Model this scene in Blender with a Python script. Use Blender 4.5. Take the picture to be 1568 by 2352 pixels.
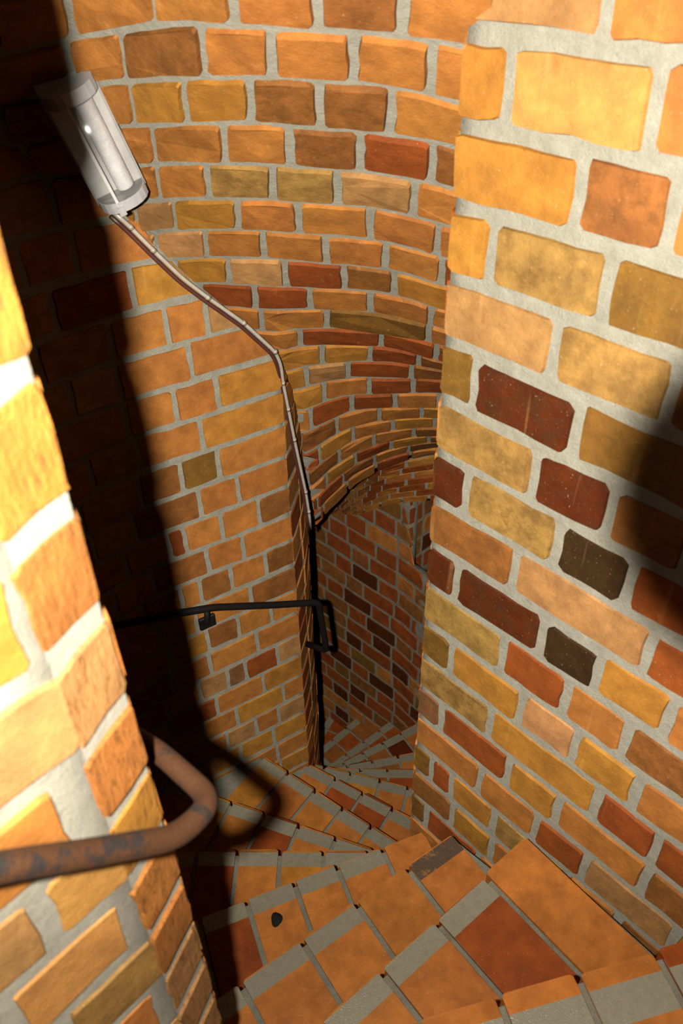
import bpy, bmesh, math, random
from mathutils import Vector, Matrix, noise

for o in list(bpy.data.objects):
    bpy.data.objects.remove(o)
sc = bpy.context.scene
COL = sc.collection
rnd = random.Random(7)
V3 = Vector
CAMZ = 4.6                      # height of the lens above the lowest modelled floor
CAM = V3((0, 0, CAMZ))

# ------------------------------------------------------------------ camera
TH, RO = math.radians(38), math.radians(-1.2)
FWD = V3((0, math.cos(TH), -math.sin(TH)))
UP0 = V3((0, math.sin(TH), math.cos(TH)))
RT0 = V3((1, 0, 0))
RT = math.cos(RO) * RT0 + math.sin(RO) * UP0
UP = -math.sin(RO) * RT0 + math.cos(RO) * UP0
cam = bpy.data.cameras.new('camera')
camo = bpy.data.objects.new('camera', cam)
COL.objects.link(camo)
cam.sensor_fit = 'VERTICAL'
cam.sensor_height = 23.5
cam.sensor_width = 23.5
cam.lens = 1800 / 2352 * 23.5
cam.clip_start = 0.01
M = Matrix((RT, UP, -FWD)).transposed().to_4x4()
M.translation = CAM
camo.matrix_world = M
cam.dof.use_dof = True
cam.dof.focus_distance = 2.2
cam.dof.aperture_fstop = 4.0
sc.camera = camo

# ------------------------------------------------------------------ world, exposure
w = bpy.data.worlds.new('world')
sc.world = w
w.use_nodes = True
w.node_tree.nodes['Background'].inputs[0].default_value = (0.9, 0.8, 0.65, 1)
w.node_tree.nodes['Background'].inputs[1].default_value = 0.0015
sc.view_settings.view_transform = 'Standard'
sc.view_settings.look = 'None'
sc.view_settings.exposure = 0.0
sc.view_settings.gamma = 1.0
sc.view_settings.use_curve_mapping = False

# ------------------------------------------------------------------ flash of the camera
FLASH_E = 385.0
fl = bpy.data.lights.new('camera_flash', 'POINT')
fl.energy = FLASH_E
fl.shadow_soft_size = 0.011
flo = bpy.data.objects.new('camera_flash', fl)
COL.objects.link(flo)
flo.location = CAM - 0.085 * RT
fl.use_nodes = True
nt = fl.node_tree
em = nt.nodes['Emission']
geo = nt.nodes.new('ShaderNodeNewGeometry')
fall = nt.nodes.new('ShaderNodeLightFalloff')
fall.inputs['Strength'].default_value = 1.0
em.inputs['Color'].default_value = (1.0, 0.935, 0.81, 1)


def lm(op, a, b=None, c=None):
    n = nt.nodes.new('ShaderNodeMath')
    n.operation = op
    for i, v in enumerate((a, b, c)):
        if v is None:
            continue
        if isinstance(v, (int, float)):
            n.inputs[i].default_value = v
        else:
            nt.links.new(v, n.inputs[i])
    return n.outputs[0]


def ldot(vec):
    n = nt.nodes.new('ShaderNodeVectorMath')
    n.operation = 'DOT_PRODUCT'
    nt.links.new(geo.outputs['Incoming'], n.inputs[0])
    n.inputs[1].default_value = vec
    return n.outputs['Value']


def lramp(v, a, b, lo, hi):
    n = nt.nodes.new('ShaderNodeMapRange')
    n.interpolation_type = 'SMOOTHSTEP'
    nt.links.new(v, n.inputs['Value'])
    for k, x in (('From Min', a), ('From Max', b), ('To Min', lo), ('To Max', hi)):
        n.inputs[k].default_value = x
    return n.outputs['Result']


dz = lm('MAXIMUM', ldot(FWD), 0.05)
du = lm('DIVIDE', ldot(RT), dz)
dv = lm('DIVIDE', ldot(UP), dz)
# the lens barrel stands in the flash's beam: a soft round bite on the right
ds = lm('SUBTRACT', du, 0.635)
rr = lm('SQRT', lm('ADD', lm('MULTIPLY', ds, ds), lm('MULTIPLY', dv, dv)))
bite = lramp(rr, 0.175, 0.262, 0.012, 1.0)
low = lramp(dv, -0.60, -0.28, 0.50, 1.0)
side = lramp(du, -0.80, -0.40, 0.8, 1.0)
st = lm('MULTIPLY', lm('MULTIPLY', bite, lm('MULTIPLY', low, side)), lm('ADD', 0.35, lm('MULTIPLY', 0.65, lm('POWER', fall.outputs['Linear'], 0.82))))
nt.links.new(st, em.inputs['Strength'])

# ------------------------------------------------------------------ materials


def srgb(r, g, b):
    f = lambda c: (c / 255 / 12.92) if c / 255 <= 0.04045 else ((c / 255 + 0.055) / 1.055) ** 2.4
    return (f(r), f(g), f(b), 1)


class NT:
    def __init__(s, name):
        s.m = bpy.data.materials.new(name)
        s.m.use_nodes = True
        s.t = s.m.node_tree
        s.b = s.t.nodes['Principled BSDF']

    def n(s, kind, **kw):
        x = s.t.nodes.new(kind)
        for k, v in kw.items():
            if k.startswith('i_'):
                x.inputs[k[2:].replace('_', ' ')].default_value = v
            else:
                setattr(x, k, v)
        return x

    def l(s, a, b):
        s.t.links.new(a, b)

    def noise(s, vec, scale, detail=3, rough=0.55):
        x = s.n('ShaderNodeTexNoise', i_Scale=scale, i_Detail=detail, i_Roughness=rough)
        if vec is not None:
            s.l(vec, x.inputs['Vector'])
        return x.outputs['Fac']

    def ramp(s, fac, a, b, lo=0.0, hi=1.0):
        x = s.n('ShaderNodeMapRange')
        s.l(fac, x.inputs['Value'])
        for k, v in (('From Min', a), ('From Max', b), ('To Min', lo), ('To Max', hi)):
            x.inputs[k].default_value = v
        return x.outputs['Result']

    def mix(s, fac, a, b, blend='MIX'):
        x = s.n('ShaderNodeMix', data_type='RGBA', blend_type=blend)
        for v, i in ((fac, 0), (a, 6), (b, 7)):
            if hasattr(v, 'is_output'):
                s.l(v, x.inputs[i])
            else:
                x.inputs[i].default_value = v
        return x.outputs[2]

    def bump(s, h, dist, strength=1.0):
        x = s.n('ShaderNodeBump', i_Strength=strength, i_Distance=dist)
        s.l(h, x.inputs['Height'])
        s.l(x.outputs['Normal'], s.b.inputs['Normal'])

    def set(s, **kw):
        for k, v in kw.items():
            i = s.b.inputs[k.replace('_', ' ')]
            if hasattr(v, 'is_output'):
                s.l(v, i)
            else:
                i.default_value = v


def brick_mat(name, rough_lo, rough_hi, fleck, streak, fissure=False):
    t = NT(name)
    info = t.n('ShaderNodeObjectInfo')
    pos = t.n('ShaderNodeNewGeometry').outputs['Position']
    off = t.n('ShaderNodeVectorMath', operation='MULTIPLY_ADD')
    t.l(info.outputs['Random'], off.inputs[0])
    off.inputs[1].default_value = (9, 5, 7)
    t.l(pos, off.inputs[2])
    p = off.outputs[0]
    big = t.noise(p, 22, 3, 0.6)
    col = t.mix(t.ramp(big, 0.30, 0.72), info.outputs['Color'], (0.72, 0.63, 0.54, 1), 'MULTIPLY')
    col = t.mix(t.ramp(big, 0.62, 0.30, 0, 0.30), col, (0.8, 0.6, 0.3, 1), 'SOFT_LIGHT')
    mid = t.noise(p, 75, 4, 0.7)
    col = t.mix(t.ramp(mid, 0.35, 0.7, 0, 0.35), col, (0.85, 0.68, 0.50, 1), 'MULTIPLY')
    if streak:
        st_ = t.n('ShaderNodeMapping')
        st_.inputs['Scale'].default_value = (60, 60, 5)
        t.l(p, st_.inputs['Vector'])
        sn = t.noise(st_.outputs[0], 1.0, 2, 0.5)
        col = t.mix(t.ramp(sn, 0.66, 0.82, 0, 0.22), col, (0.30, 0.16, 0.06, 1))
    bl = t.noise(p, 30, 6, 0.75)
    inv = t.n('ShaderNodeMath', operation='SUBTRACT')
    inv.inputs[0].default_value = 1.0
    t.l(info.outputs['Alpha'], inv.inputs[1])
    amt = t.n('ShaderNodeMath', operation='MULTIPLY')
    t.l(t.ramp(bl, 0.44, 0.60), amt.inputs[0])
    t.l(inv.outputs[0], amt.inputs[1])
    col = t.mix(amt.outputs[0], col, (0.022, 0.010, 0.003, 1))
    fk = t.noise(p, 330, 2, 0.5)
    col = t.mix(t.ramp(fk, 0.66, 0.74, 0, fleck), col, (0.05, 0.03, 0.015, 1))
    fk2 = t.noise(p, 260, 2, 0.5)
    col = t.mix(t.ramp(fk2, 0.31, 0.24, 0, 0.25), col, (0.30, 0.24, 0.16, 1))
    fine = t.noise(p, 420, 3, 0.7)
    if fissure:
        fm = t.n('ShaderNodeMapping')
        fm.inputs['Scale'].default_value = (170, 170, 45)
        t.l(p, fm.inputs['Vector'])
        fz = t.noise(fm.outputs[0], 1.0, 4, 0.65)
        col = t.mix(t.ramp(fz, 0.46, 0.36, 0, 0.75), col, (0.07, 0.028, 0.008, 1))
        mid = fz
    h = t.n('ShaderNodeMath', operation='MULTIPLY_ADD')
    t.l(mid, h.inputs[0])
    h.inputs[1].default_value = 1.6
    t.l(fine, h.inputs[2])
    t.bump(h.outputs[0], 0.003 if fissure else (0.0012 if streak else 0.0007), 0.8)
    t.set(Base_Color=col, Roughness=t.ramp(mid, 0.3, 0.7, rough_lo, rough_hi))
    t.b.inputs['Specular IOR Level'].default_value = 0.08
    return t.m


def mortar_mat(name, base, dark):
    t = NT(name)
    pos = t.n('ShaderNodeNewGeometry').outputs['Position']
    a = t.noise(pos, 35, 4, 0.65)
    col = t.mix(t.ramp(a, 0.3, 0.7), base, dark)
    b = t.noise(pos, 300, 2, 0.5)
    col = t.mix(t.ramp(b, 0.66, 0.72, 0, 0.75), col, (0.09, 0.085, 0.075, 1))
    c = t.noise(pos, 620, 3, 0.7)
    col = t.mix(t.ramp(c, 0.35, 0.7, 0, 0.35), col, (0.45, 0.41, 0.32, 1), 'MULTIPLY')
    h = t.n('ShaderNodeMath', operation='MULTIPLY_ADD')
    t.l(a, h.inputs[0])
    h.inputs[1].default_value = 2.0
    t.l(c, h.inputs[2])
    t.bump(h.outputs[0], 0.004, 0.9)
    t.set(Base_Color=col, Roughness=0.92)
    return t.m


def paint_mat():
    t = NT('grey_floor_paint')
    pos = t.n('ShaderNodeNewGeometry').outputs['Position']
    a = t.noise(pos, 90, 4, 0.65)
    col = t.mix(t.ramp(a, 0.35, 0.7), (0.092, 0.084, 0.062, 1), (0.070, 0.064, 0.046, 1))
    b = t.noise(pos, 300, 2, 0.5)
    col = t.mix(t.ramp(b, 0.68, 0.74, 0, 0.5), col, (0.05, 0.045, 0.04, 1))
    c = t.noise(pos, 500, 2, 0.6)
    t.bump(c, 0.0012, 0.6)
    t.set(Base_Color=col, Roughness=t.ramp(a, 0.3, 0.7, 0.20, 0.36))
    t.b.inputs['Specular IOR Level'].default_value = 0.6
    return t.m


def simple(name, col, rough=0.5, metal=0.0, bump=None, spot=None, **kw):
    t = NT(name)
    pos = t.n('ShaderNodeNewGeometry').outputs['Position']
    a = t.noise(pos, 60, 4, 0.6)
    c = t.mix(t.ramp(a, 0.35, 0.7, 0, 0.4), col, tuple(x * 0.6 for x in col[:3]) + (1,))
    if spot:
        b = t.noise(pos, 27, 5, 0.75)
        c = t.mix(t.ramp(b, 0.53, 0.60, 0, 0.9), c, spot)
    t.set(Base_Color=c, Roughness=rough, Metallic=metal)
    if bump:
        t.bump(t.noise(pos, bump[0], 3, 0.6), bump[1], 0.7)
    for k, v in kw.items():
        t.set(**{k: v})
    return t.m


MB_WALL = brick_mat('fired_clay_wall', 0.55, 0.8, 0.55, True)
MB_ROUGH = brick_mat('fissured_clay', 0.6, 0.85, 0.5, False, True)
MB_TREAD = brick_mat('worn_clay_tread', 0.42, 0.62, 0.7, False)
M_MORTAR = mortar_mat('lime_mortar', (0.180, 0.172, 0.138, 1), (0.135, 0.127, 0.10, 1))
M_FLOORM = mortar_mat('dirty_floor_dim_wall_mortar', (0.115, 0.105, 0.078, 1), (0.078, 0.07, 0.05, 1))  # dirty on the steps; on the back wall its darkness stands for weak flash
M_PAINT = paint_mat()
M_DARKBAND = simple('dark_glazed_edge', (0.022, 0.010, 0.003, 1), 0.55, 0.0, (250, 0.001), (0.075, 0.032, 0.006, 1))
M_RAIL = simple('worn_brown_rail_paint', (0.022, 0.0078, 0.0022, 1), 0.65, 0.0, (200, 0.001), (0.005, 0.0045, 0.0045, 1), Specular_IOR_Level=0.2)
M_BLACK = simple('black_iron', (0.004, 0.003, 0.003, 1), 0.6, 0.0, Specular_IOR_Level=0.1)
M_WHITE = simple('aged_white_plastic', (0.24, 0.24, 0.235, 1), 0.4)
M_GREYP = simple('grey_end_cap_plastic', (0.16, 0.16, 0.165, 1), 0.35)
M_CABLE = simple('pale_grey_cable_sheath', (0.19, 0.17, 0.145, 1), 0.4)
M_CLIP = simple('cable_clip_plastic', (0.15, 0.12, 0.09, 1), 0.5)
M_REDC = simple('dark_red_cable_sheath', (0.035, 0.008, 0.005, 1), 0.5)
M_GUM = simple('black_gum', (0.006, 0.005, 0.004, 1), 0.9, 0.0, (300, 0.002), Specular_IOR_Level=0.05)
M_SILVER = simple('ribbed_reflector', (0.5, 0.5, 0.51, 1), 0.25, 0.35, (150, 0.002))
tg = NT('clear_ribbed_cover')
tr = tg.n('ShaderNodeBsdfTransparent')
tr.inputs[0].default_value = (0.93, 0.93, 0.92, 1)
gl = tg.n('ShaderNodeBsdfGlossy', i_Roughness=0.12)
df = tg.n('ShaderNodeBsdfDiffuse')
df.inputs[0].default_value = (0.3, 0.3, 0.3, 1)
m1 = tg.n('ShaderNodeMixShader')
m1.inputs[0].default_value = 0.12
tg.l(tr.outputs[0], m1.inputs[1])
tg.l(gl.outputs[0], m1.inputs[2])
m2 = tg.n('ShaderNodeMixShader')
m2.inputs[0].default_value = 0.09
tg.l(m1.outputs[0], m2.inputs[1])
tg.l(df.outputs[0], m2.inputs[2])
tg.l(m2.outputs[0], tg.t.nodes['Material Output'].inputs['Surface'])
M_CLEAR = tg.m

# ------------------------------------------------------------------ brick colours (lit look, sRGB)
PAL = {
    'o': (211, 142, 73), 'y': (210, 151, 67), 'r': (172, 92, 42), 't': (206, 158, 104),
    'p': (228, 174, 118), 'v': (152, 114, 50), 'd': (104, 46, 10), 'k': (66, 46, 20),
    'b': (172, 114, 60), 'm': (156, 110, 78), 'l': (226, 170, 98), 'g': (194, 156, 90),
}
GAIN = 0.26


STAIN = {'g': .45, 'v': .3, 'b': .35, 't': .15, 'd': .6, 'k': .5, 'm': .3}


def bcol(c, jit=0.08):
    r, g, b, _ = srgb(*PAL[c])
    k = GAIN * (1 + rnd.uniform(-jit, jit))
    return (r * k, g * k * (1 + rnd.uniform(-.05, .05)), b * k, 1 - STAIN.get(c, .08) * rnd.uniform(.6, 1.2))


def pick(weights):
    s = ''.join(k * n for k, n in weights.items())
    return rnd.choice(s)


# ------------------------------------------------------------------ mesh helpers
def link(name, me, parent=None, mats=()):
    o = bpy.data.objects.new(name, me)
    COL.objects.link(o)
    if me is not None:
        for m in mats:
            me.materials.append(m)
    if parent is not None:
        o.parent = parent
    return o


def thing(name, label, cat, loc=(0, 0, 0), group=None):
    o = link(name, None)
    o.location = loc
    o.empty_display_size = 0.05
    o['label'] = label
    o['category'] = cat
    if group:
        o['group'] = group
    return o


def structure(o, label, cat):
    o['kind'] = 'structure'
    o['label'] = label
    o['category'] = cat
    return o


def mesh(name, verts, faces, smooth=False):
    me = bpy.data.meshes.new(name)
    me.from_pydata([tuple(v) for v in verts], [], faces)
    me.update()
    if smooth:
        me.polygons.foreach_set('use_smooth', [True] * len(me.polygons))
    return me


class Plan:
    """a vertical wall standing on a plan polyline; normal = to the right of the walk"""

    def __init__(s, pts, flip=False):
        s.p = [Vector(q) for q in pts]
        s.c = [0.0]
        for a, b in zip(s.p, s.p[1:]):
            s.c.append(s.c[-1] + (b - a).length)
        s.L = s.c[-1]
        s.f = -1 if flip else 1

    def seg(s, u):
        i = 0
        while i < len(s.p) - 2 and u > s.c[i + 1]:
            i += 1
        return i

    def tangent(s, u):
        # smoothed tangent
        e = 0.03
        a, b = s.at2(max(u - e, 0)), s.at2(min(u + e, s.L))
        return (b - a).normalized()

    def at2(s, u):
        i = s.seg(u)
        d = s.c[i + 1] - s.c[i]
        t = (u - s.c[i]) / d
        return s.p[i].lerp(s.p[i + 1], t)

    def pos(s, u, z):
        q = s.at2(u)
        return V3((q.x, q.y, z + CAMZ))

    def nor(s, u, z):
        t = s.tangent(u)
        return V3((t.y, -t.x, 0)) * s.f


def clip_poly(poly, g):
    out = []
    n = len(poly)
    for i in range(n):
        a, b = poly[i], poly[(i + 1) % n]
        ga, gb = g(a), g(b)
        if ga >= 0:
            out.append(a)
        if (ga >= 0) != (gb >= 0):
            t = ga / (ga - gb)
            out.append((a[0] + (b[0] - a[0]) * t, a[1] + (b[1] - a[1]) * t))
    return out


def refine(poly, step, rnd_, wob, corner):
    """round the corners, split the long sides, make the outline wobble"""
    n = len(poly)
    pts = []
    for i in range(n):
        p0, p1, p2 = Vector(poly[i - 1]), Vector(poly[i]), Vector(poly[(i + 1) % n])
        a, b = p0 - p1, p2 - p1
        ca = min(corner * rnd_.uniform(.5, 1.7), a.length * .4)
        cb = min(corner * rnd_.uniform(.5, 1.7), b.length * .4)
        pts.append((p1 + a.normalized() * ca if a.length > 1e-6 else p1, 0))
        pts.append((p1 + b.normalized() * cb if b.length > 1e-6 else p1, 1))
    out = []
    for i in range(len(pts)):
        p, k = pts[i]
        q, _ = pts[(i + 1) % len(pts)]
        out.append(p)
        if k == 1:
            d = (q - p).length
            m = min(3, int(d / step))
            for j in range(1, m + 1):
                out.append(p.lerp(q, j / (m + 1)))
    return [p + Vector((rnd_.uniform(-wob, wob), rnd_.uniform(-wob, wob))) for p in out]


def brick_on(surf, poly, color, parent, name='brick', proud=0.0035, bevel=0.0028, mat=None, wob=0.0019, corner=0.004, tilt=0.0015, sink=0.003):
    if len(poly) < 3:
        return None
    area = 0
    for i in range(len(poly)):
        a, b = poly[i - 1], poly[i]
        area += a[0] * b[1] - b[0] * a[1]
    if abs(area) / 2 < 0.00045:
        return None
    q = refine(poly, 0.035, rnd, wob, corner)
    if area < 0:
        q.reverse()
    c = sum(q, Vector((0, 0))) / len(q)
    h = proud + rnd.uniform(-tilt, tilt)
    tx, ty = rnd.uniform(-.02, .02), rnd.uniform(-.02, .02)
    front, back = [], []
    for p in q:
        d = c - p
        i = p + d * min(.35, bevel / max(d.length, 1e-6))
        hh = h + (i.x - c.x) * tx + (i.y - c.y) * ty
        front.append(surf.pos(i.x, i.y) + surf.nor(i.x, i.y) * hh)
        back.append(surf.pos(p.x, p.y) - surf.nor(p.x, p.y) * sink)
    cen = surf.pos(c.x, c.y)
    n = len(q)
    vs = [v - cen for v in front + back]
    fs = [tuple(range(n))] + [(i, n + i, n + (i + 1) % n, (i + 1) % n) for i in range(n)]
    # orient the front towards the normal
    a = (vs[1] - vs[0]).cross(vs[n // 2] - vs[0])
    if a.dot(surf.nor(c.x, c.y)) < 0:
        fs = [tuple(reversed(f)) for f in fs]
    me = mesh(name, vs, fs)
    o = link(name, me, parent, [mat or MB_WALL])
    o.location = cen
    o.color = color
    return o


def core(surf, name, us, zs, mat, gclip=None, thick=0.0, parent=None, rough=0.0015):
    """the mortar body that the bricks sit in"""
    vs, fs = [], []
    for u in us:
        for z in zs(u) if callable(zs) else zs:
            n = surf.nor(u, z)
            q = surf.pos(u, z)
            vs.append(q + n * (rough * noise.noise(q * 25)))
    m = len(zs(us[0]) if callable(zs) else zs)
    for i in range(len(us) - 1):
        for j in range(m - 1):
            a = i * m + j
            fs.append((a, a + m, a + m + 1, a + 1))
    k = len(vs)
    if thick:
        for idx, u in enumerate(us):
            zz = zs(u) if callable(zs) else zs
            for z in zz:
                vs.append(surf.pos(u, z) - surf.nor(u, z) * thick)
        for i in range(len(us) - 1):
            for j in range(m - 1):
                a = k + i * m + j
                fs.append((a + 1, a + m + 1, a + m, a))
        nu = len(us)
        for j in range(m - 1):
            fs.append((j, j + 1, k + j + 1, k + j))
            a = (nu - 1) * m + j
            fs.append((a + 1, a, k + a, k + a + 1))
        for i in range(nu - 1):
            a = i * m
            fs.append((a + m, a, k + a, k + a + m))
            a = i * m + m - 1
            fs.append((a, a + m, k + a + m, k + a))
    me = mesh(name, vs, fs, True)
    o = link(name, me, parent, [mat])
    return o


def lin(a, b, n):
    return [a + (b - a) * i / (n - 1) for i in range(n)]


def interp(x, xs, ys):
    if x <= xs[0]:
        return ys[0] + (ys[1] - ys[0]) * (x - xs[0]) / (xs[1] - xs[0])
    for i in range(len(xs) - 1):
        if x <= xs[i + 1]:
            return ys[i] + (ys[i + 1] - ys[i]) * (x - xs[i]) / (xs[i + 1] - xs[i])
    return ys[-1] + (ys[-1] - ys[-2]) * (x - xs[-1]) / (xs[-1] - xs[-2])


def pxray(x, y):
    return (x - 784) / 1800 * RT - (y - 1176) / 1800 * UP + FWD


def az_tan(x, y):
    d = pxray(x, y)
    return math.degrees(math.atan2(d.x, d.y)), -d.z / math.hypot(d.x, d.y)


def lay(surf, rows, u0, u1, lens, jw, jh, weights, parent, clipf=None, keep=None, phase=0.0, name='brick', **kw):
    """fill the course rows [(zlo, zhi)] with bricks between u0 and u1"""
    made = []
    for r, (za, zb) in enumerate(rows):
        u = u0 - rnd.random() * 0.01 - ((r % 2) * lens[0] * .5 + phase)
        i = r
        first = True
        while u < u1:
            ln = lens[i % len(lens)] * rnd.uniform(.9, 1.1)
            i += 1
            a, b = max(u, u0), min(u + ln, u1)
            u += ln + jw
            if b - a < 0.022:
                continue
            e = rnd.uniform(-.0025, .0025)
            sl = rnd.uniform(-.002, .002)
            lo, hi = za + jh / 2, zb - jh / 2
            poly = [(a, lo + e), (b, lo + e + sl), (b, hi + e + sl), (a, hi + e)]
            if clipf:
                poly = clip_poly(poly, clipf)
                if len(poly) < 3:
                    continue
            c = (sum(p[0] for p in poly) / len(poly), sum(p[1] for p in poly) / len(poly))
            if keep and not keep(*c):
                continue
            o = brick_on(surf, poly, bcol(pick(weights)), parent, name, **kw)
            if o:
                made.append(o)
    return made


# ================================================================== the right-hand newel wall
A_P0 = (0.163, 1.09)
A_D = Vector((0.33, -0.37)).normalized()
a_end = Vector(A_P0) + A_D * 0.95
A_FACE = Plan([A_P0, tuple(a_end)])
_A = A_FACE


def on_A(x, y):
    d = pxray(x, y)
    n = Vector((A_D.y, -A_D.x))
    k = Vector(A_P0).dot(n) / Vector((d.x, d.y)).dot(n)
    q = d * k
    return (Vector((q.x, q.y)) - Vector(A_P0)).dot(A_D), q.z


# face towards the camera: left of walk p0 -> end is away, so use plain normal sign by test
if A_FACE.nor(0.3, 0).dot(V3((0, 0, 0)) - V3((A_P0[0], A_P0[1], 0))) < 0:
    A_FACE.f *= -1
A_back = [(0.163, 1.09), (0.168, 1.115), (0.185, 1.15), (0.235, 1.25), (0.33, 1.42), (0.43, 1.68), (0.50, 2.0), (0.56, 2.3)]
A_BACK = Plan(A_back)
if A_BACK.nor(0.3, 0).x > 0:
    A_BACK.f *= -1
zA = lambda k: -(1.27 + k) * 0.1
zs_A = lin(-2.75, 0.35, 40)
wall_r = core(A_FACE, 'wall_right', lin(0.0, 0.95, 40), zs_A, M_MORTAR, thick=0.05)
structure(wall_r, 'brick newel wall on the right with pale mortar and dark glazed bricks', 'wall')
bk = core(A_BACK, 'mortar_bed', lin(0, A_BACK.L, 24), lin(-3.9, 0.35, 30), M_MORTAR, thick=0.04, parent=wall_r)

A_ROWS = {
    -2: ([(1250, -60)], 'oy'),
    -1: ([(1390, 64)], 'to'),
    0: ([(1166, 222), (1501, 277)], 'ylo'),
    1: ([(1328, 460), (1539, 520)], 'ybo'),
    2: ([(1130, 575), (1390, 682)], 'ygv'),
    3: ([(1275, 797), (1546, 900)], 'tgb'),
    4: ([(1092, 861), (1330, 959)], 'vdv'),
    5: ([(1231, 1072), (1411, 1140)], 'gdb'),
    6: ([(1074, 1108), (1283, 1239), (1450, 1324)], 'dgkr'),
    7: ([(1185, 1290), (1492, 1490)], 'btr'),
    8: ([(1049, 1345), (1249, 1447), (1373, 1541), (1530, 1665)], 'ddkyo'),
    9: ([(1155, 1503), (1300, 1597)], 'gro'),
    10: ([(1036, 1503), (1194, 1635), (1323, 1703), (1458, 1822)], 'vypyo'),
    11: ([(1126, 1656), (1373, 1835)], 'gyr'),
    12: ([(1013, 1652), (1168, 1767), (1281, 1852)], 'mryo'),
    13: ([(1102, 1792), (1232, 1885)], 'oor'),
    14: ([(992, 1763), (1036, 1805), (1132, 1886)], 'vryg'),
    15: ([(1040, 1860)], 'by'),
    16: ([(980, 1868), (1100, 1950)], 'vro'),
    17: ([(1030, 1950)], 'oy'),
    18: ([(990, 1960)], 'ry'),
}
for r, (jp, cols) in A_ROWS.items():
    js = [on_A(*p)[0] for p in jp]
    ends = [-0.004] + js
    # carry on past the frame with the same bond
    u = js[-1]
    k = 0
    while u < 0.90:
        u += 0.185 if (k + r) % 2 == 0 else 0.115
        ends.append(min(u, 0.95))
        k += 1
    lo, hi = zA(r + 1) + 0.0095, zA(r) - 0.0095
    for i in range(len(ends) - 1):
        a = ends[i] + (0.0 if i == 0 else 0.0075)
        b = ends[i + 1] - 0.0075
        if b - a < 0.02:
            continue
        e = rnd.uniform(-.003, .003)
        c = cols[i] if i < len(cols) else pick({'o': 3, 'y': 2, 't': 2, 'r': 2, 'b': 1})
        sl = rnd.uniform(-.003, .003)
        brick_on(A_FACE, [(a, lo + e), (b, lo + e + sl), (b, hi + e + sl), (a, hi + e)], bcol(c, 0.04), wall_r,
                 proud=0.0045, bevel=0.003, corner=0.005 + (0.002 if c in 'dk' else 0))
rowsA = [(zA(k + 1), zA(k)) for k in range(-4, -2)] + [(zA(k + 1), zA(k)) for k in range(19, 24)]
lay(A_FACE, rowsA, -0.004, 0.95, [0.18, 0.11], 0.015, 0.019, {'o': 4, 'y': 2, 'r': 2, 't': 1}, wall_r)
# rounded arris and the side that turns away
lay(A_BACK, [(zA(k + 1), zA(k)) for k in range(-4, 26)], 0.004, 0.2, [0.11, 0.18], 0.015, 0.019,
    {'o': 4, 'y': 2, 'r': 3, 't': 1}, wall_r)

# ================================================================== the left-hand wall
WL_pts = [(-0.150, 1.780), (-0.272, 1.702), (-0.388, 1.630), (-0.460, 1.587)]
cx, cy, r0 = -0.08, 1.0, 0.70
a0 = math.atan2(1.587 - cy, -0.46 - cx)
for i in range(1, 15):
    a = a0 + (math.radians(186) - a0) * i / 14
    WL_pts.append((cx + r0 * math.cos(a), cy + r0 * math.sin(a)))
WL_pts += [(-0.74, 0.82), (-0.62, 0.70)]
WL = Plan(WL_pts)
if WL.nor(0.2, 0).y > 0:
    WL.f *= -1
# springing line of the vault along this wall (plan length, height)
cr_s, cr_z = [], []
for (x, y) in [(640, 823), (560, 745), (470, 670), (380, 580), (280, 490), (150, 250), (0, 100)]:
    A_, t_ = az_tan(x, y)
    best = min(range(1200), key=lambda i: abs(math.degrees(math.atan2(WL.at2(i * WL.L / 1200).x, WL.at2(i * WL.L / 1200).y)) - A_) if i * WL.L / 1200 < 1.2 else 99)
    s_ = best * WL.L / 1200
    cr_s.append(s_)
    cr_z.append(-t_ * WL.at2(s_).length)
cr_s.append(cr_s[-1] + 0.5)
cr_z.append(0.25)
cr_s.append(cr_s[-1] + 0.5)
cr_z.append(0.45)
crease = lambda s: interp(s, cr_s, cr_z)
zB = lambda k: -(8.92 + k) * 0.1
wall_l = core(WL, 'wall_left', lin(0, WL.L, 70), lambda u: lin(-3.0, crease(u) + 0.004, 46), M_MORTAR, thick=0.05)
structure(wall_l, 'curved brick wall on the left, half in deep shadow behind the near pier', 'wall')
WT = {'o': 7, 'y': 3, 'b': 2, 't': 3, 'r': 2, 'p': 1, 'v': 1}
WL_J = [(312, 710), (384, 770), (475, 732), (437, 835), (502, 927), (408, 967), (462, 1003), (420, 1114), (502, 1074), (460, 1163), (547, 1128),
        (382, 1226), (509, 1217), (594, 1177), (431, 1270), (478, 1302), (558, 1262), (413, 1355), (531, 1328), (612, 1302), (464, 1373), (576, 1364),
        (623, 1413), (446, 1471), (549, 1449), (482, 1494), (589, 1467), (520, 1538), (638, 1512), (455, 1570), (567, 1556), (496, 1610), (607, 1587),
        (542, 1632), (650, 1590), (587, 1659), (640, 1645), (520, 1686), (565, 1695), (636, 1717)]
jrow = {}
wl_az = [(math.degrees(math.atan2(WL.at2(k * .002).x, WL.at2(k * .002).y)), k * .002) for k in range(0, 480)]
for (x, y) in WL_J:
    A_, t_ = az_tan(x, y)
    s_ = min(wl_az, key=lambda q: abs(q[0] - A_))[1]
    kk = int(math.floor((t_ * WL.at2(s_).length) / 0.1 - 8.92))
    jrow.setdefault(kk, []).append(s_)
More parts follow.
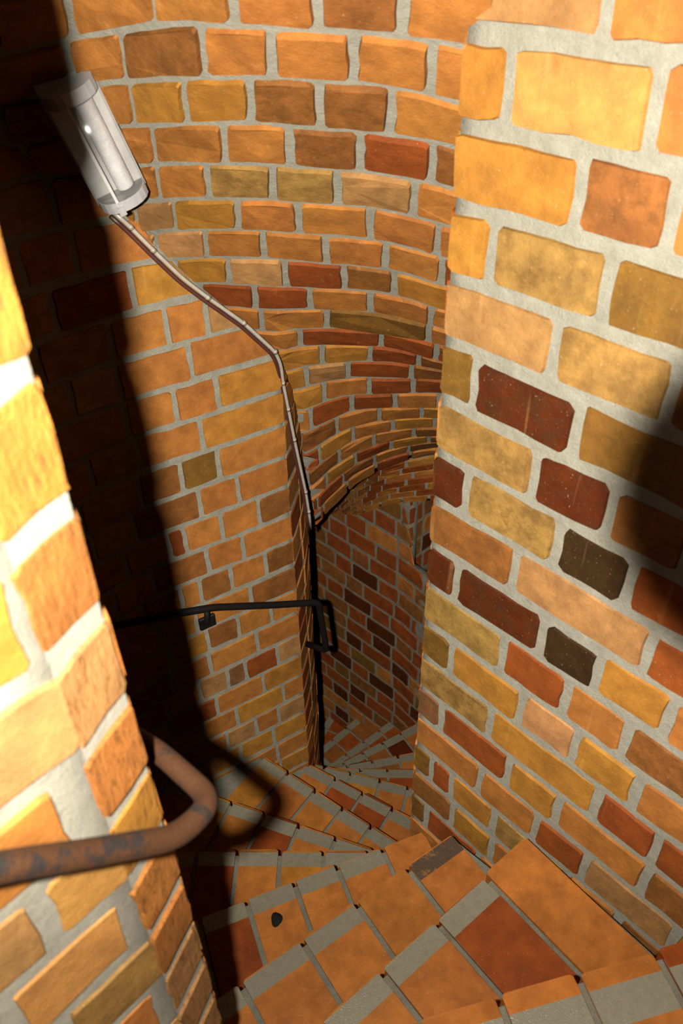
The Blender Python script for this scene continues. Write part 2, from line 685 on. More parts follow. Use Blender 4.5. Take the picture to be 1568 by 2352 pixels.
for k in range(-13, 20):
    js = sorted(jrow.get(k, []))
    js = [q for i, q in enumerate(js) if i == 0 or q - js[i - 1] > .045]
    ends = [-0.004]
    for q in js:
        while q - ends[-1] > 0.235:
            ends.append(ends[-1] + rnd.choice([.115, .17]))
        if q - ends[-1] > .035:
            ends.append(q)
    if not js:
        ends.append(rnd.uniform(.06, .18))
    i = k
    while ends[-1] < 0.98:
        ends.append(ends[-1] + (0.175 if i % 2 else 0.12) * rnd.uniform(.92, 1.08))
        i += 1
    for a, b in zip(ends, ends[1:]):
        e, sl = rnd.uniform(-.0025, .0025), rnd.uniform(-.0025, .0025)
        lo, hi = zB(k + 1) + .0075 + e, zB(k) - .0075 + e
        a += 0 if a < 0 else .0055
        b -= .0055
        poly = clip_poly([(a, lo), (b, lo + sl), (b, hi + sl), (a, hi)], lambda p: crease(p[0]) - 0.004 - p[1])
        wt = {'o': 7, 'v': 1, 'b': 5, 'y': 2, 'r': 1} if 2 <= k <= 9 else ({'o': 8, 't': 3, 'y': 3, 'p': 1, 'r': 1} if k < 2 else {'o': 6, 'y': 3, 't': 2, 'r': 2, 'm': 1})
        brick_on(WL, poly, bcol(pick(wt)), wall_l)
# return face of that wall: the corner where the lower stair turns off to the left
RF_pts = [(-0.150, 1.780), (-0.138, 1.84), (-0.126, 1.92), (-0.120, 2.0), (-0.120, 2.10), (-0.130, 2.22), (-0.165, 2.40), (-0.23, 2.55), (-0.36, 2.66), (-0.6, 2.72)]
RF = Plan(RF_pts)
if RF.nor(0.2, 0).x < 0:
    RF.f *= -1
rf_top = lambda s: interp(s, [0, .25, .5, .8, 1.1], [-0.90, -1.22, -1.56, -1.90, -2.1])
core(RF, 'mortar_bed', lin(0, RF.L, 40), lambda u: lin(-4.5, rf_top(u), 40), M_MORTAR, thick=0.05, parent=wall_l)
lay(RF, [(zB(k + 1), zB(k)) for k in range(0, 26)], 0.0, 0.46, [0.11, 0.17], 0.014, 0.018, {'o': 5, 'r': 4, 'b': 3}, wall_l,
    clipf=lambda p: rf_top(p[0]) - 0.005 - p[1])

# ================================================================== near pier on the left edge
P_pts = [(-0.62, -0.10), (-0.40, 0.140), (-0.262, 0.290), (-0.2, 0.357), (-0.1785, 0.4125), (-0.214, 0.472), (-0.30, 0.56), (-0.45, 0.65), (-0.62, 0.70)]
PF = Plan(P_pts[:4])
PR = Plan(P_pts[3:5])
PB = Plan(P_pts[4:])
for q in (PF, PR, PB):
    if q is PB:
        ok = q.nor(0.1, 0).y > 0
    else:
        ok = q.nor(0.02, 0).x > 0
    if not ok:
        q.f *= -1
zsP = lin(-2.6, 0.35, 60)
wall_n = core(PF, 'wall_near', lin(0, PF.L, 16), zsP, M_MORTAR, thick=0.03)
structure(wall_n, 'blurred brick pier at the left edge, overlit by the flash', 'wall')
core(PR, 'mortar_bed', lin(0, PR.L, 4), zsP, M_MORTAR, parent=wall_n)
core(PB, 'mortar_bed', lin(0, PB.L, 14), zsP, M_MORTAR, thick=0.02, parent=wall_n)
rowsP = [(-0.21 - 0.0985 * (k + 1), -0.21 - 0.0985 * k) for k in range(-5, 22)]
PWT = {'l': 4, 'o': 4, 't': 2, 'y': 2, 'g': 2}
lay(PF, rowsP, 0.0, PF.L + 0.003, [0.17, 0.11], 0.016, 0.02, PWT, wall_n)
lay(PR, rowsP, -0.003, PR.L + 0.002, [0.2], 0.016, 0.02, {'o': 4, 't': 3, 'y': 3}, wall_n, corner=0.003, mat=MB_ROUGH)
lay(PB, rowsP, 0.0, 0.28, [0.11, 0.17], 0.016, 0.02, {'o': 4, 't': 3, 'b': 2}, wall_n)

# ================================================================== vault over the descending stair
JMIN, JF, NJ = -4, 20, 27          # courses above the frame, at the fold, at the foot of the second vault


def column(ys, xs_at, rho0, back=False, h=0.1):
    """follow one line of sight down the vault: course joints one brick height apart"""
    pts = [az_tan(xs_at(y), y)[1] for y in ys]
    if back:
        pts.reverse()
    rho, t = rho0, pts[0]
    rs = [rho]
    for t2 in pts[1:]:
        qa = 1 + t2 * t2
        qb = -2 * (rho + t2 * t * rho)
        qc = rho * rho * (1 + t * t) - h * h
        D = max(qb * qb - 4 * qa * qc, 0)
        rho = (-qb + (-1 if back else 1) * math.sqrt(D)) / (2 * qa)
        t = t2
        rs.append(rho)
    if back:
        rs.reverse()
        pts.reverse()
    for _ in range(3):
        rs = [rs[0]] + [(a + 2 * b + c) / 4 for a, b, c in zip(rs, rs[1:], rs[2:])] + [rs[-1]]
    col = [(r, -t * r) for r, t in zip(rs, pts)]
    d = (Vector(col[2]) - Vector(col[0])).normalized() * 0.1
    pre = [tuple(Vector(col[0]) - d * (i + 1)) for i in range(-JMIN)][::-1]
    e = (Vector(col[-1]) - Vector(col[-3])).normalized() * 0.1
    k = 1
    last = Vector(col[-1])
    while len(col) < JF + 1:
        col.append(tuple(last + e * k))
        k += 1
    return pre + col


W2_at = lambda a: 2.86 / (math.sin(math.radians(a)) + math.cos(math.radians(a)))
yA = {
    8.4: [107, 239, 341, 437, 524, 597, 660, 715, 757, 795, 831, 850, 872, 904, 938, 961, 983, 1001, 1015, 1029, 1042],
    4.2: [87, 204, 313, 406, 488, 561, 624, 679, 725, 765, 799, 832, 869, 905, 937, 964, 990, 1013, 1034, 1052, 1072],
    1.3: [78, 191, 302, 393, 474, 547, 611, 667, 715, 757, 793, 831, 868, 907, 943, 979, 1010, 1041, 1066, 1088, 1112],
    -0.9: [73, 187, 297, 388, 469, 541, 606, 663, 712, 755, 792, 836, 876, 919, 966, 1007, 1045, 1078, 1109, 1137, 1168],
    -3.2: [68, 181, 289, 383, 463, 535, 599, 660, 711, 757, 796, 843, 892, 943, 993, 1042, 1084, 1120, 1153, 1183, 1212],
    -5.0: [65, 178, 283, 380, 459, 530, 594, 658, 712, 762, 806, 855],
}
cols = {}
for a_, ys_ in yA.items():
    # x of that azimuth at a given row, found by a short search
    def xs_at(y, a_=a_):
        lo, hi = 0.0, 1568.0
        for _ in range(40):
            m_ = (lo + hi) / 2
            if az_tan(m_, y)[0] < a_:
                lo = m_
            else:
                hi = m_
        return lo
    cols[a_] = column(ys_, xs_at, interp(a_, [-5, 8.4], [1.17, 1.13]))
yL10 = [55, 180, 284, 375, 456, 526, 590, 648]
yL15 = [85, 195, 295, 385, 470]
cols[-10.0] = column(yL10, lambda y: 425 + .13 * (y - 55), 1.70, True)
cols[-15.0] = column(yL15, lambda y: 188 + .22 * (y - 85), 1.655, True)
cols[14.0] = [(a * 1.01, z - 0.03) for a, z in cols[8.4]]
cols[22.0] = [(a * 1.05, z - 0.07) for a, z in cols[8.4]]
cols[-22.0] = [(a * 1.04, z - 0.03) for a, z in cols[-15.0]]
cols[-30.0] = [(a * 1.10, z - 0.05) for a, z in cols[-15.0]]
AZ = sorted(cols)
# the second, deeper vault behind the fold of the first
cols2 = {}
for a_ in AZ:
    aa_ = min(max(a_, -5), 12)
    yf = interp(aa_, [-5, -3.2, -0.9, 1.3, 4.2, 8.4], [1222, 1212, 1168, 1112, 1072, 1042])
    ye = interp(aa_, [-5, -3.2, -0.9, 1.3, 4.2, 8.4], [1230, 1222, 1203, 1186, 1160, 1146])
    kf = interp(aa_, [-5, -3.2, -0.9, 1.3, 4.2, 8.4], [.34, .34, .26, .12, .015, 0.0])
    t0 = az_tan(784, yf - 1)[1]
    t1 = az_tan(784, ye)[1]
    r0_ = cols[a_][JF - JMIN][0] * (1 + kf)
    r1_ = max(W2_at(aa_) - .01, r0_ + .1)
    cols2[a_] = [(r0_ + (r1_ - r0_) * i / 7, -(t0 + (t1 - t0) * i / 7) * (r0_ + (r1_ - r0_) * i / 7)) for i in range(8)]


def cat(p0, p1, p2, p3, t):
    return 0.5 * ((2 * p1) + (-p0 + p2) * t + (2 * p0 - 5 * p1 + 4 * p2 - p3) * t * t + (-p0 + 3 * p1 - 3 * p2 + p3) * t ** 3)


def vault_pt(a, j):
    second = j > JF - 0.005
    src = cols2 if second else cols
    n_ = min(max(j - (JF if second else JMIN), 0), (7 if second else JF - JMIN) - 0.0001)
    jj = int(math.floor(n_))
    f = n_ - jj
    i = 0
    while i < len(AZ) - 2 and a > AZ[i + 1]:
        i += 1
    t = (a - AZ[i]) / (AZ[i + 1] - AZ[i])

    def val(k, idx):
        c = src[AZ[min(max(k, 0), len(AZ) - 1)]]
        return c[jj][idx] * (1 - f) + c[jj + 1][idx] * f
    rho = cat(val(i - 1, 0), val(i, 0), val(i + 1, 0), val(i + 2, 0), t)
    z = cat(val(i - 1, 1), val(i, 1), val(i + 1, 1), val(i + 2, 1), t)
    ar = math.radians(a)
    return V3((rho * math.sin(ar), rho * math.cos(ar), z + CAMZ))


class VaultRow:
    """surface patch of one course: u = length along the course in metres, v = -(course number)"""

    def __init__(s, j):
        s.j = j
        s.az = [x * 0.5 for x in range(-60, 45)]
        s.c = [0.0]
        prev = vault_pt(s.az[0], j + .5)
        for a in s.az[1:]:
            q = vault_pt(a, j + .5)
            s.c.append(s.c[-1] + (q - prev).length)
            prev = q

    def a_of(s, u):
        return interp(u, s.c, s.az)

    def pos(s, u, v):
        return vault_pt(s.a_of(u), -v / 0.1)

    def nor(s, u, v):
        a, j = s.a_of(u), -v / 0.1
        p = vault_pt(a + .7, j) - vault_pt(a - .7, j)
        q = vault_pt(a, min(j + .35, JF - .01) if s.j < JF else j + .35) - vault_pt(a, max(j - .35, JF + .01) if s.j >= JF else j - .35)
        n = p.cross(q).normalized()
        return n if n.z < 0 else -n


# mortar body: first vault with its fold edge, then the second vault
vs, fs = [], []
aa = [x * 1.0 for x in range(-30, 23)]
for jjs in ([JMIN + 0.5 * i for i in range((JF - JMIN) * 2)] + [JF - 0.01], [JF + 0.02] + [JF + 0.5 * i for i in range(1, 15)]):
    b0 = len(vs)
    m = len(jjs)
    for th_ in (0, 1):
        for a in aa:
            for j in jjs:
                q = vault_pt(a, j)
                vs.append(q + V3((0, 0.003, 0.003 + 0.0015 * noise.noise(q * 25))) + V3((0, 0.03, 0.04)) * th_)
    nb = len(aa) * m
    for i in range(len(aa) - 1):
        for j in range(m - 1):
            k = b0 + i * m + j
            fs.append((k, k + 1, k + m + 1, k + m))
            fs.append((nb + k + m, nb + k + m + 1, nb + k + 1, nb + k))
        k = b0 + i * m + m - 1
        fs.append((k, nb + k, nb + k + m, k + m))
vault = link('ceiling', mesh('ceiling', vs, fs, True), None, [M_MORTAR])
structure(vault, 'sloping brick vault above the stair with curved courses of orange headers', 'vault')
VT = {'o': 12, 'y': 5, 'r': 1, 'b': 2, 't': 2}
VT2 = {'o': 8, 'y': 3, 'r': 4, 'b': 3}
rest = []
nv = 0
V_ROWS = {   # joints seen in the courses, and the colours between them
    -1: ([(160, 35), (355, 25), (535, 20), (730, 30), (925, 45)], 'oooobo'),
    0: ([(285, 140), (465, 115), (625, 125), (812, 140), (992, 160)], 'oboooo'),
    1: ([(425, 235), (575, 235), (735, 250), (897, 265)], 'yybbo'),
    2: ([(352, 330), (515, 330), (665, 335), (828, 365), (990, 400)], 'ooobrb'),
    3: ([(475, 415), (625, 425), (775, 430), (950, 460)], 'oggto'),
    4: ([(400, 490), (545, 490), (685, 500), (850, 530)], 'tyooo'),
    5: ([(472, 565), (605, 565), (748, 575), (885, 580)], 'pooooy'),
    6: ([(525, 625), (655, 625), (790, 630), (905, 650)], 'yprby'),
    7: ([(585, 680), (712, 685), (850, 690)], 'rrooy'),
    8: ([(600, 740), (750, 735), (985, 755)], 'oovo'),
    9: ([(690, 775), (875, 780)], 'orrb'),
    10: ([(740, 815), (850, 830), (960, 840)], 'yyrb'),
    11: ([(800, 850), (945, 850)], 'trb'),
    12: ([(745, 905), (848, 890), (948, 890)], 'yorr'),
}
for j in range(JMIN, NJ):
    S = VaultRow(j)
    spans = []
    if j in V_ROWS:
        us = [interp(az_tan(*p)[0], S.az, S.c) for p in V_ROWS[j][0]]
        cs = V_ROWS[j][1]
        e = us[0]
        pre = []
        while e > S.c[0]:
            b_ = e - .0065
            e -= rnd.uniform(.112, .14)
            pre.append((e + .0065, b_, cs[0] if len(pre) == 0 else None))
        spans = pre[::-1]
        for i in range(len(us) - 1):
            spans.append((us[i] + .0065, us[i + 1] - .0065, cs[i + 1]))
        e = us[-1]
        first = True
        while e < S.c[-1]:
            a_ = e + .0065
            e += rnd.uniform(.112, .14)
            spans.append((a_, e - .0065, cs[len(us)] if first and len(cs) > len(us) else None))
            first = False
    else:
        u = interp(0.0, S.az, S.c) - 0.131 * 14 + (0.066 if j % 2 else 0.0) + rnd.uniform(-.015, .015)
        while u < S.c[-1]:
            ln = 0.118 * rnd.uniform(.97, 1.03)
            spans.append((u, u + ln, None))
            u += ln + 0.013
    for a, b, tc in spans:
        am = S.a_of((a + b) / 2)
        q = vault_pt(am, j + .5)
        rho_xy = math.hypot(q.x, q.y)
        lo_az = -21 if j < 6 else (-4.6 if j > 9 else -13)
        if am < lo_az - 2 or am > 10.5:
            continue
        # behind the left wall: nothing to see
        if am < -4.6:
            best = min((abs(math.degrees(math.atan2(WL.at2(s * .01).x, WL.at2(s * .01).y)) - am), s * .01) for s in range(0, 110))
            if WL.at2(best[1]).length < rho_xy - 0.07:
                continue
        elif j >= JF and am < -3.6:
            continue
        poly = [(a, -(j + 1) * .1 + .0085), (b, -(j + 1) * .1 + .0085), (b, -j * .1 - .0085), (a, -j * .1 - .0085)]
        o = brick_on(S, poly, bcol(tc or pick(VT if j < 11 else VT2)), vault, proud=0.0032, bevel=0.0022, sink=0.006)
        if o:
            nv += 1

# ================================================================== wall at the foot of the lower stair
W2_pts = [(0.72, 2.96), (0.50, 2.77), (0.283, 2.577), (0.56, 2.275), (0.345, 2.49), (0.283, 2.577), (0.24, 2.625), (0.06, 2.80), (-0.15, 3.01), (-0.38, 3.22), (-0.7, 3.42)]
W2a = Plan(W2_pts[3:])
W2b = Plan(W2_pts[:3])
for q in (W2a, W2b):
    if q.nor(0.1, 0).y > 0:
        q.f *= -1
w2top = lambda s: interp(s - .304, [-.304, .103, .106, .36, .6, 1.0, 1.4], [-2.36, -2.36, -1.99, -2.10, -2.30, -2.62, -2.9])
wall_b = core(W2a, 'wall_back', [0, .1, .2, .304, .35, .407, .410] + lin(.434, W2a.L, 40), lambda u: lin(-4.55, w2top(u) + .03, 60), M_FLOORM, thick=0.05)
structure(wall_b, 'dim red-brown brick wall at the foot of the stair', 'wall')
core(W2b, 'mortar_bed', lin(0, W2b.L, 12), lin(-2.45, -1.8, 12), M_FLOORM, thick=0.04, parent=wall_b)
WT2 = {'o': 2, 'r': 8, 'b': 4, 'd': 2, 'v': 1}  # red-brown mix kept dark: the flash's dimming with distance put into the colour
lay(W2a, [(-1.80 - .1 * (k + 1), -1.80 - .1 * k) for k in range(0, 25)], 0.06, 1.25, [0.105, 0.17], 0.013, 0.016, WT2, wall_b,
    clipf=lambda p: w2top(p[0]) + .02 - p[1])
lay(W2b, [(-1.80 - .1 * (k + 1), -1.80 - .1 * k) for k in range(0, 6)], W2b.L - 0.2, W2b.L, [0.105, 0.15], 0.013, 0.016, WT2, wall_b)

# ================================================================== the winding stair
RISE = 0.183
NOS = {   # nosing lines: right end, left end (plan)
    -1: ((0.62, 0.30), (-0.20, 0.20)),
    0: ((0.60, 0.566), (-0.30, 0.355)),
    1: ((0.36, 0.83), (-0.36, 0.27)),
    2: ((0.235, 0.945), (-0.62, 0.38)),
    3: ((0.19, 1.06), (-0.74, 0.71)),
    4: ((0.165, 1.108), (-0.78, 1.13)),
    5: ((0.175, 1.175), (-0.70, 1.51)),
    6: ((0.26, 1.26), (-0.31, 1.68)),
    7: ((0.36, 1.445), (-0.15, 1.765)),
    8: ((0.46, 1.705), (-0.13, 1.885)),
    9: ((0.52, 1.965), (-0.115, 1.985)),
    10: ((0.56, 2.23), (-0.12, 2.10)),
    11: ((0.47, 2.54), (-0.125, 2.205)),
    12: ((0.26, 2.655), (-0.14, 2.335)),
    13: ((0.075, 2.815), (-0.16, 2.59)),
    14: ((-0.09, 2.98), (-0.24, 2.70)),
    15: ((-0.30, 3.17), (-0.36, 2.74)),
}
stair = thing('winding_staircase', 'winding brick stair with grey painted nosings going down between the walls', 'staircase', (0, 0.5, CAMZ - 1.5))


class Flat:
    def __init__(s, z):
        s.z = z

    def pos(s, u, v):
        return V3((u, v, s.z + CAMZ))

    def nor(s, u, v):
        return V3((0, 0, 1))


def halfplane(p, d):
    n = Vector((-d.y, d.x))
    return lambda q: (Vector(q) - p).dot(n)


def tread_brick(n, z, parent, o, d, nrm, a, b, backf, col, painted):
    """o: left end of the nosing, d: along it, nrm: uphill direction; a..b along the nosing"""
    over = 0.004 + rnd.uniform(-.003, .003)
    depth = 0.62
    P = lambda s, t: tuple(o + d * s + nrm * t)
    strips = []
    p0, p1 = (0.026, 0.078) if n == 0 else ((0.004, 0.043) if painted == 2 else (0.0, 0.041))
    wd_ = b - a
    cb = min(0.010, wd_ * .2)
    poly = [P(a, -over + .0045), P(a + cb * .4, -over + .001), P(a + cb, -over), P(b - cb, -over + rnd.uniform(-.001, .001)), P(b - cb * .4, -over + .001), P(b, -over + .0045), P(b, depth), P(a, depth)]
    poly = clip_poly(poly, backf)
    if len(poly) < 3:
        return None
    ar = sum(poly[i - 1][0] * poly[i][1] - poly[i][0] * poly[i - 1][1] for i in range(len(poly)))
    if abs(ar) / 2 < 0.0004:
        return None
    # split into lip / paint / rest along t
    tt = lambda q: (Vector(q) - o).dot(nrm)
    bands = []
    cuts = [-1, p0 - over * 0, p1 + rnd.uniform(-.002, .002), 9]
    if painted == 0:
        cuts = [-1, 9]
    for lo, hi in zip(cuts, cuts[1:]):
        q = clip_poly(clip_poly(poly, lambda p, lo=lo: tt(p) - lo), lambda p, hi=hi: hi - tt(p))
        if len(q) >= 3:
            bands.append((q, (2 if painted == 3 else 1) if (painted and lo == cuts[1]) else 0))
    cen = sum((Vector(p) for p in poly), Vector((0, 0))) / len(poly)
    C = V3((cen.x, cen.y, z + CAMZ))
    lift = rnd.uniform(-.002, .002)
    tlt = (rnd.uniform(-.003, .003), rnd.uniform(-.003, .003))
    vs, fs, mi = [], [], []
    front_r = 0.007

    def V(q, dz=0.0):
        vs.append(V3((q[0] - cen.x, q[1] - cen.y, lift + dz + (q[0] - cen.x) * tlt[0] + (q[1] - cen.y) * tlt[1])))
        return len(vs) - 1
    for q, mt in bands:
        ids = []
        for p in q:
            dz = 0.0
            t_ = tt(p)
            if t_ < -over + 0.0075:
                dz = -0.003
            ids.append(V(p, dz))
        s = sum(q[i - 1][0] * q[i][1] - q[i][0] * q[i - 1][1] for i in range(len(q)))
        fs.append(tuple(ids) if s > 0 else tuple(reversed(ids)))
        mi.append(mt)
    # skirt
    pr = poly if ar > 0 else list(reversed(poly))
    k = len(pr)
    top = [V(p, -0.0035 if tt(p) < -over + .0075 else -0.0005) for p in pr]
    bot = [V((p[0], p[1]), -0.075) for p in pr]
    for i in range(k):
        fs.append((top[i], bot[i], bot[(i + 1) % k], top[(i + 1) % k]))
        mi.append(0)
    me = mesh('tread_brick', vs, fs)
    me.polygons.foreach_set('material_index', mi)
    ob = link('tread_brick', me, parent, [MB_TREAD, M_PAINT, M_DARKBAND])
    ob.location = C - V3(parent['_o'])
    ob.color = col
    return ob


for n in sorted(NOS):
    z = -1.49 - RISE * (n - 1)
    Rn, Ln = Vector(NOS[n][0]), Vector(NOS[n][1])
    d = (Rn - Ln).normalized()
    nrm = Vector((d.y, -d.x))            # uphill, towards the viewer at first
    L = (Rn - Ln).length
    if n - 1 in NOS:
        Rb, Lb = Vector(NOS[n - 1][0]), Vector(NOS[n - 1][1])
    else:
        Rb, Lb = Rn + nrm * .32, Ln + nrm * .32
    db = (Rb - Lb).normalized()
    nb_ = Vector((db.y, -db.x))
    back = lambda q, Lb=Lb, nb_=nb_: -((Vector(q) - Lb).dot(nb_)) + 0.03   # keep what lies in front of the next riser
    # core slab
    quad = [Ln + nrm * 0.010, Rn + nrm * 0.010, Rb + nb_ * 0.04, Lb + nb_ * 0.04]
    if sum(quad[i - 1].x * quad[i].y - quad[i].x * quad[i - 1].y for i in range(4)) < 0:
        quad.reverse()
    cz = CAMZ + z
    vv = [V3((p.x, p.y, cz - 0.008)) for p in quad] + [V3((p.x, p.y, cz - RISE - 0.05)) for p in quad]
    ff = [(0, 1, 2, 3), (7, 6, 5, 4)] + [(i, i + 4, (i + 1) % 4 + 4, (i + 1) % 4) for i in range(4)]
    org = stair.location.copy()
    st_o = link('step', mesh('step', [v - org for v in vv], ff), stair, [M_FLOORM])
    st_o['_o'] = tuple(org)
    u = L
    i = 0
    # bricks run back from the nosing, set from the newel side
    while u > 0:
        wd = (0.124 if n < 3 else 0.104) * rnd.uniform(.93, 1.07)
        a, b = max(u - wd, 0.0), u
        u -= wd + 0.012
        if b - a < 0.03:
            continue
        c = pick({'o': 9, 'r': 2, 'b': 1, 'y': 2}) if n < 9 else pick({'o': 3, 'r': 6, 'b': 4, 'd': 1})  # lower flight redder, and darker to paint in the flash's fall-off
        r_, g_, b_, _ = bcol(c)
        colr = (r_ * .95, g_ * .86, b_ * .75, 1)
        painted = 1
        mid = Ln + d * (a + b) / 2
        if n in (1,) and L - b < 0.055:
            painted = 0
        if n in (2,) and L - b < 0.22:
            painted = 3 if L - b < .1 else 0
        if n == 3 and L - b < 0.09:
            painted = 0
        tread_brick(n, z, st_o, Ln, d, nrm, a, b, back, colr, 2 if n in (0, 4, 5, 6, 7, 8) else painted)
for o in bpy.data.objects:
    if '_o' in o.keys():
        del o['_o']


# ================================================================== tubes
def tube(name, pts, r, mat, parent=None, seg=12, caps=True, org=None):
    pts = [V3(p) for p in pts]
    vs, fs = [], []
    prevn = None
    for i, p in enumerate(pts):
        t = (pts[min(i + 1, len(pts) - 1)] - pts[max(i - 1, 0)]).normalized()
        if prevn is None:
            n = t.orthogonal().normalized()
        else:
            n = (prevn - t * prevn.dot(t)).normalized()
        prevn = n
        b = t.cross(n)
        for k in range(seg):
            a = 2 * math.pi * k / seg
            vs.append(p + (n * math.cos(a) + b * math.sin(a)) * r)
    for i in range(len(pts) - 1):
        for k in range(seg):
            a, c = i * seg + k, i * seg + (k + 1) % seg
            fs.append((a, c, c + seg, a + seg))
    if caps:
        fs.append(tuple(reversed(range(seg))))
        fs.append(tuple(range((len(pts) - 1) * seg, len(pts) * seg)))
    if org is not None:
        vs = [v - org for v in vs]
    return link(name, mesh(name, vs, fs, True), parent, [mat])


def rounded(pts, rad, n=6):
    """polyline with filleted corners"""
    pts = [V3(p) for p in pts]
    out = [pts[0]]
    for a, b, c in zip(pts, pts[1:], pts[2:]):
        u, v = (a - b), (c - b)
        k = min(rad, u.length * .45, v.length * .45)
        p, q = b + u.normalized() * k, b + v.normalized() * k
        for i in range(n + 1):
            t = i / n
            out.append(p * (1 - t) ** 2 + b * 2 * t * (1 - t) + q * t * t)
    out.append(pts[-1])
    return out


def W(x, y, z):
    return V3((x, y, z + CAMZ))


# near handrail
hr = thing('handrail', 'worn brown pipe handrail bending round the near pier', 'handrail', W(-0.14, 0.34, -0.605))
og = hr.location.copy()
tube('rail', rounded([W(-0.36, 0.13, -0.33), W(-0.222, 0.257, -0.482), W(-0.188, 0.295, -0.537), W(-0.140, 0.346, -0.607), W(-0.119, 0.393, -0.63), W(-0.184, 0.462, -0.652), W(-0.26, 0.525, -0.68)], 0.028, 8), 0.0105, M_RAIL, hr, 16, org=og)
tube('bracket', rounded([W(-0.30, 0.185, -0.40), W(-0.315, 0.20, -0.44), W(-0.345, 0.215, -0.44)], 0.015), 0.006, M_RAIL, hr, 8, org=og)
# far handrail along the left wall
hf = thing('handrail', 'thin black iron handrail on the left wall ending at the far corner', 'handrail', W(-0.1, 1.75, -1.73))
og = hf.location.copy()
tube('rail', rounded([W(-0.715, 1.15, -1.36), W(-0.69, 1.27, -1.40), W(-0.62, 1.42, -1.475), W(-0.463, 1.525, -1.533), W(-0.367, 1.585, -1.571), W(-0.20, 1.69, -1.67), W(-0.078, 1.764, -1.735), W(-0.060, 1.80, -2.00), W(-0.130, 1.86, -2.03)], 0.022, 6), 0.0105, M_BLACK, hf, 12, org=og)
tube('bracket', rounded([W(-0.385, 1.575, -1.568), W(-0.392, 1.578, -1.632), W(-0.413, 1.60, -1.645)], 0.015), 0.008, M_BLACK, hf, 8, org=og)
bm = bmesh.new()
bmesh.ops.create_cube(bm, size=1)
mm = Matrix.Translation(W(-0.398, 1.608, -1.652) - og) @ Matrix.Rotation(math.radians(32), 4, 'Z') @ Matrix.Diagonal((0.05, 0.012, 0.045, 1))
bmesh.ops.transform(bm, matrix=mm, verts=bm.verts)
bmesh.ops.bevel(bm, geom=bm.edges[:], offset=0.003, segments=1, affect='EDGES')
me = bpy.data.meshes.new('wall_plate')
bm.to_mesh(me)
bm.free()
link('wall_plate', me, hf, [M_BLACK])

# ================================================================== lamp, cables
L1 = V3(pxray(148, 190)) * 1.22
L2 = V3(pxray(287, 458)) * 1.40
ax = (L2 - L1).normalized()
mid = (L1 + L2) / 2
outw = (-mid).normalized()
outw = (outw - ax * outw.dot(ax)).normalized()
sd = ax.cross(outw).normalized()
LEN = (L2 - L1).length
lamp = thing('wall_lamp', 'unlit tubular wall lamp with clear ribbed cover on the vault edge', 'lamp', CAM + mid)
ROT = Matrix((ax, sd, outw)).transposed()


def lampmesh(name, vs, fs, mat, smooth=False, parent=lamp):
    return link(name, mesh(name, [ROT @ V3(v) for v in vs], fs, smooth), parent, [mat])


def prism(prof, x0, x1):
    """profile (y, z) swept along x"""
    n = len(prof)
    vs = [(x0, y, z) for y, z in prof] + [(x1, y, z) for y, z in prof]
    fs = [(i, (i + 1) % n, n + (i + 1) % n, n + i) for i in range(n)] + [tuple(reversed(range(n))), tuple(range(n, 2 * n))]
    return vs, fs


hw = 0.047
H = LEN / 2
base = [(-hw, -0.06), (hw, -0.06), (hw, -0.012), (hw - .004, -0.006), (-hw + .004, -0.006), (-hw, -0.012)]
lampmesh('housing', *prism(base, -H + .004, H - .004), M_WHITE)
arc = [(hw * 0.93 * math.cos(a), -0.008 + 0.042 * math.sin(a) ** .7) for a in [math.pi * i / 12 for i in range(13)]]
lampmesh('cover', *prism(arc, -H + 0.022, H - 0.020), M_CLEAR, True)
arc2 = [(hw * 0.97 * math.cos(a), -0.010 + 0.0455 * math.sin(a) ** .7) for a in [math.pi * i / 10 for i in range(11)]]
lampmesh('end_cap', *prism(arc2, -H, -H + 0.022), M_GREYP)
lampmesh('end_cap', *prism(arc2, H - 0.020, H), M_GREYP)
# fluorescent tube with fine rings
vs, fs = [], []
N = 60
for i in range(N + 1):
    x = -H + 0.030 + (2 * H - 0.060) * i / N
    r = 0.0155 + (0.0006 if i % 2 else 0)
    for k in range(14):
        a = 2 * math.pi * k / 14
        vs.append((x, -0.012 + r * math.cos(a), 0.010 + r * math.sin(a)))
for i in range(N):
    for k in range(14):
        a, c = i * 14 + k, i * 14 + (k + 1) % 14
        fs.append((a, a + 14, c + 14, c))
lampmesh('tube', vs, fs, M_SILVER, True)
lampmesh('seam_strip', *prism([(0.012, 0.024), (0.017, 0.024), (0.017, 0.033), (0.012, 0.034)], -H + .02, H - .01), M_WHITE)
lampmesh('cover_clip', *prism([(0.008, 0.026), (0.020, 0.026), (0.020, 0.038), (0.008, 0.038)], H - 0.012, H + .004), M_GREYP)

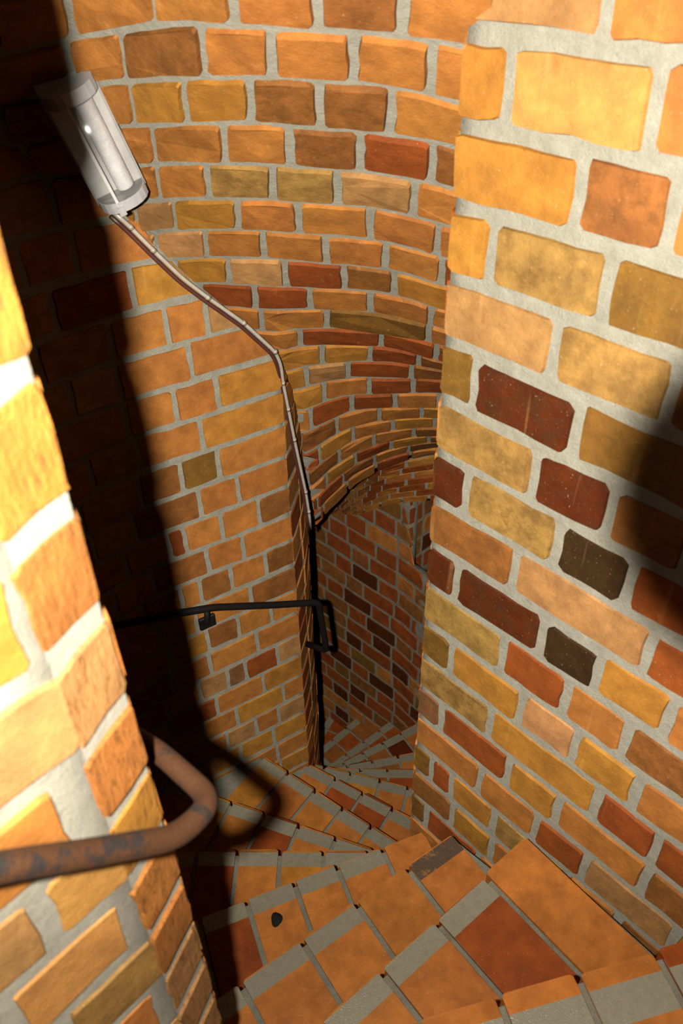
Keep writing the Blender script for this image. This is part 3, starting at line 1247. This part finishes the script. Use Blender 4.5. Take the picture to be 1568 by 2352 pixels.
# cable from the lamp to the corner and down
cpx = [(262, 488), (300, 522), (352, 575), (420, 640), (478, 684), (560, 742), (632, 808), (645, 838), (650, 880), (662, 940), (676, 1010), (690, 1075), (702, 1130), (709, 1175), (714, 1215)]
cpts = []
for i, (x, y) in enumerate(cpx):
    A_, t_ = az_tan(x, y)
    if i < 7:
        best = min(range(700), key=lambda k: abs(math.degrees(math.atan2(WL.at2(k * .001).x, WL.at2(k * .001).y)) - A_))
        rho = WL.at2(best * .001).length - 0.022
    else:
        rho = interp(y, [808, 1215], [1.768, 1.93])
        rho = min(rho, 2.2)
    ar = math.radians(A_)
    cpts.append(W(rho * math.sin(ar), rho * math.cos(ar), -t_ * rho))
cab = thing('electric_cable', 'pale cable clipped along the wall edge from lamp down the corner', 'cable', cpts[6])
og = cab.location.copy()
tube('sheath', rounded(cpts, 0.02, 3), 0.0045, M_CABLE, cab, 10, org=og)
cside = V3((-0.0075, -0.004, -0.006))
tube('sheath', rounded([p + cside for p in cpts], 0.02, 3), 0.0045, M_REDC, cab, 10, org=og)
for i in range(1, len(cpts) - 1):
    if i in (3, 7, 11):
        continue
    p, q = cpts[i], cpts[min(i + 1, len(cpts) - 1)]
    t = (q - p).normalized()
    tube('cable_clip', [p - t * .005 - og, p + t * .005 - og], 0.0058, M_CLIP, cab, 8)
up = [V3(pxray(70, 195)) * 1.40 + CAM, V3(pxray(30, 140)) * 1.38 + CAM, V3(pxray(-40, 40)) * 1.36 + CAM, V3(pxray(-160, -140)) * 1.3 + CAM]
cab2 = thing('electric_cable', 'dark cable running up from the lamp into the shadowed corner', 'cable', up[0])
tube('sheath', up, 0.006, M_CLIP, cab2, 10, org=cab2.location.copy())
tube('cable_clip', [up[1] - (up[2] - up[1]).normalized() * .006 - cab2.location, up[1] + (up[2] - up[1]).normalized() * .006 - cab2.location], 0.008, M_CLIP, cab2, 8)

# gum on a tread
zt = -1.49 - RISE * 2
d_ = pxray(635, 2112)
gp = d_ * (zt / d_.z)
vs, fs = [(0, 0, .0045)], []
for k in range(14):
    a = 2 * math.pi * k / 14
    r = 1 + .12 * math.sin(3 * a + 1)
    vs.append((.0125 * r * math.cos(a), .0160 * r * math.sin(a), .003))
for k in range(14):
    a = 2 * math.pi * k / 14
    r = 1.15 + .12 * math.sin(3 * a + 1)
    vs.append((.0125 * r * math.cos(a), .0160 * r * math.sin(a), -.002))
for k in range(14):
    c = (k + 1) % 14
    fs += [(0, 1 + k, 1 + c), (1 + k, 15 + k, 15 + c, 1 + c)]
gum = link('chewing_gum', mesh('chewing_gum', vs, fs, True), None, [M_GUM])
gum.location = V3((gp.x, gp.y, CAMZ + zt))
gum['label'] = 'small black oval spot stuck on an orange tread brick'
gum['category'] = 'gum'
for q in (wall_r, wall_l, wall_n, vault, wall_b):
    print(q.name, len(q.children))
print('vault bricks', nv, 'objects', len(bpy.data.objects))
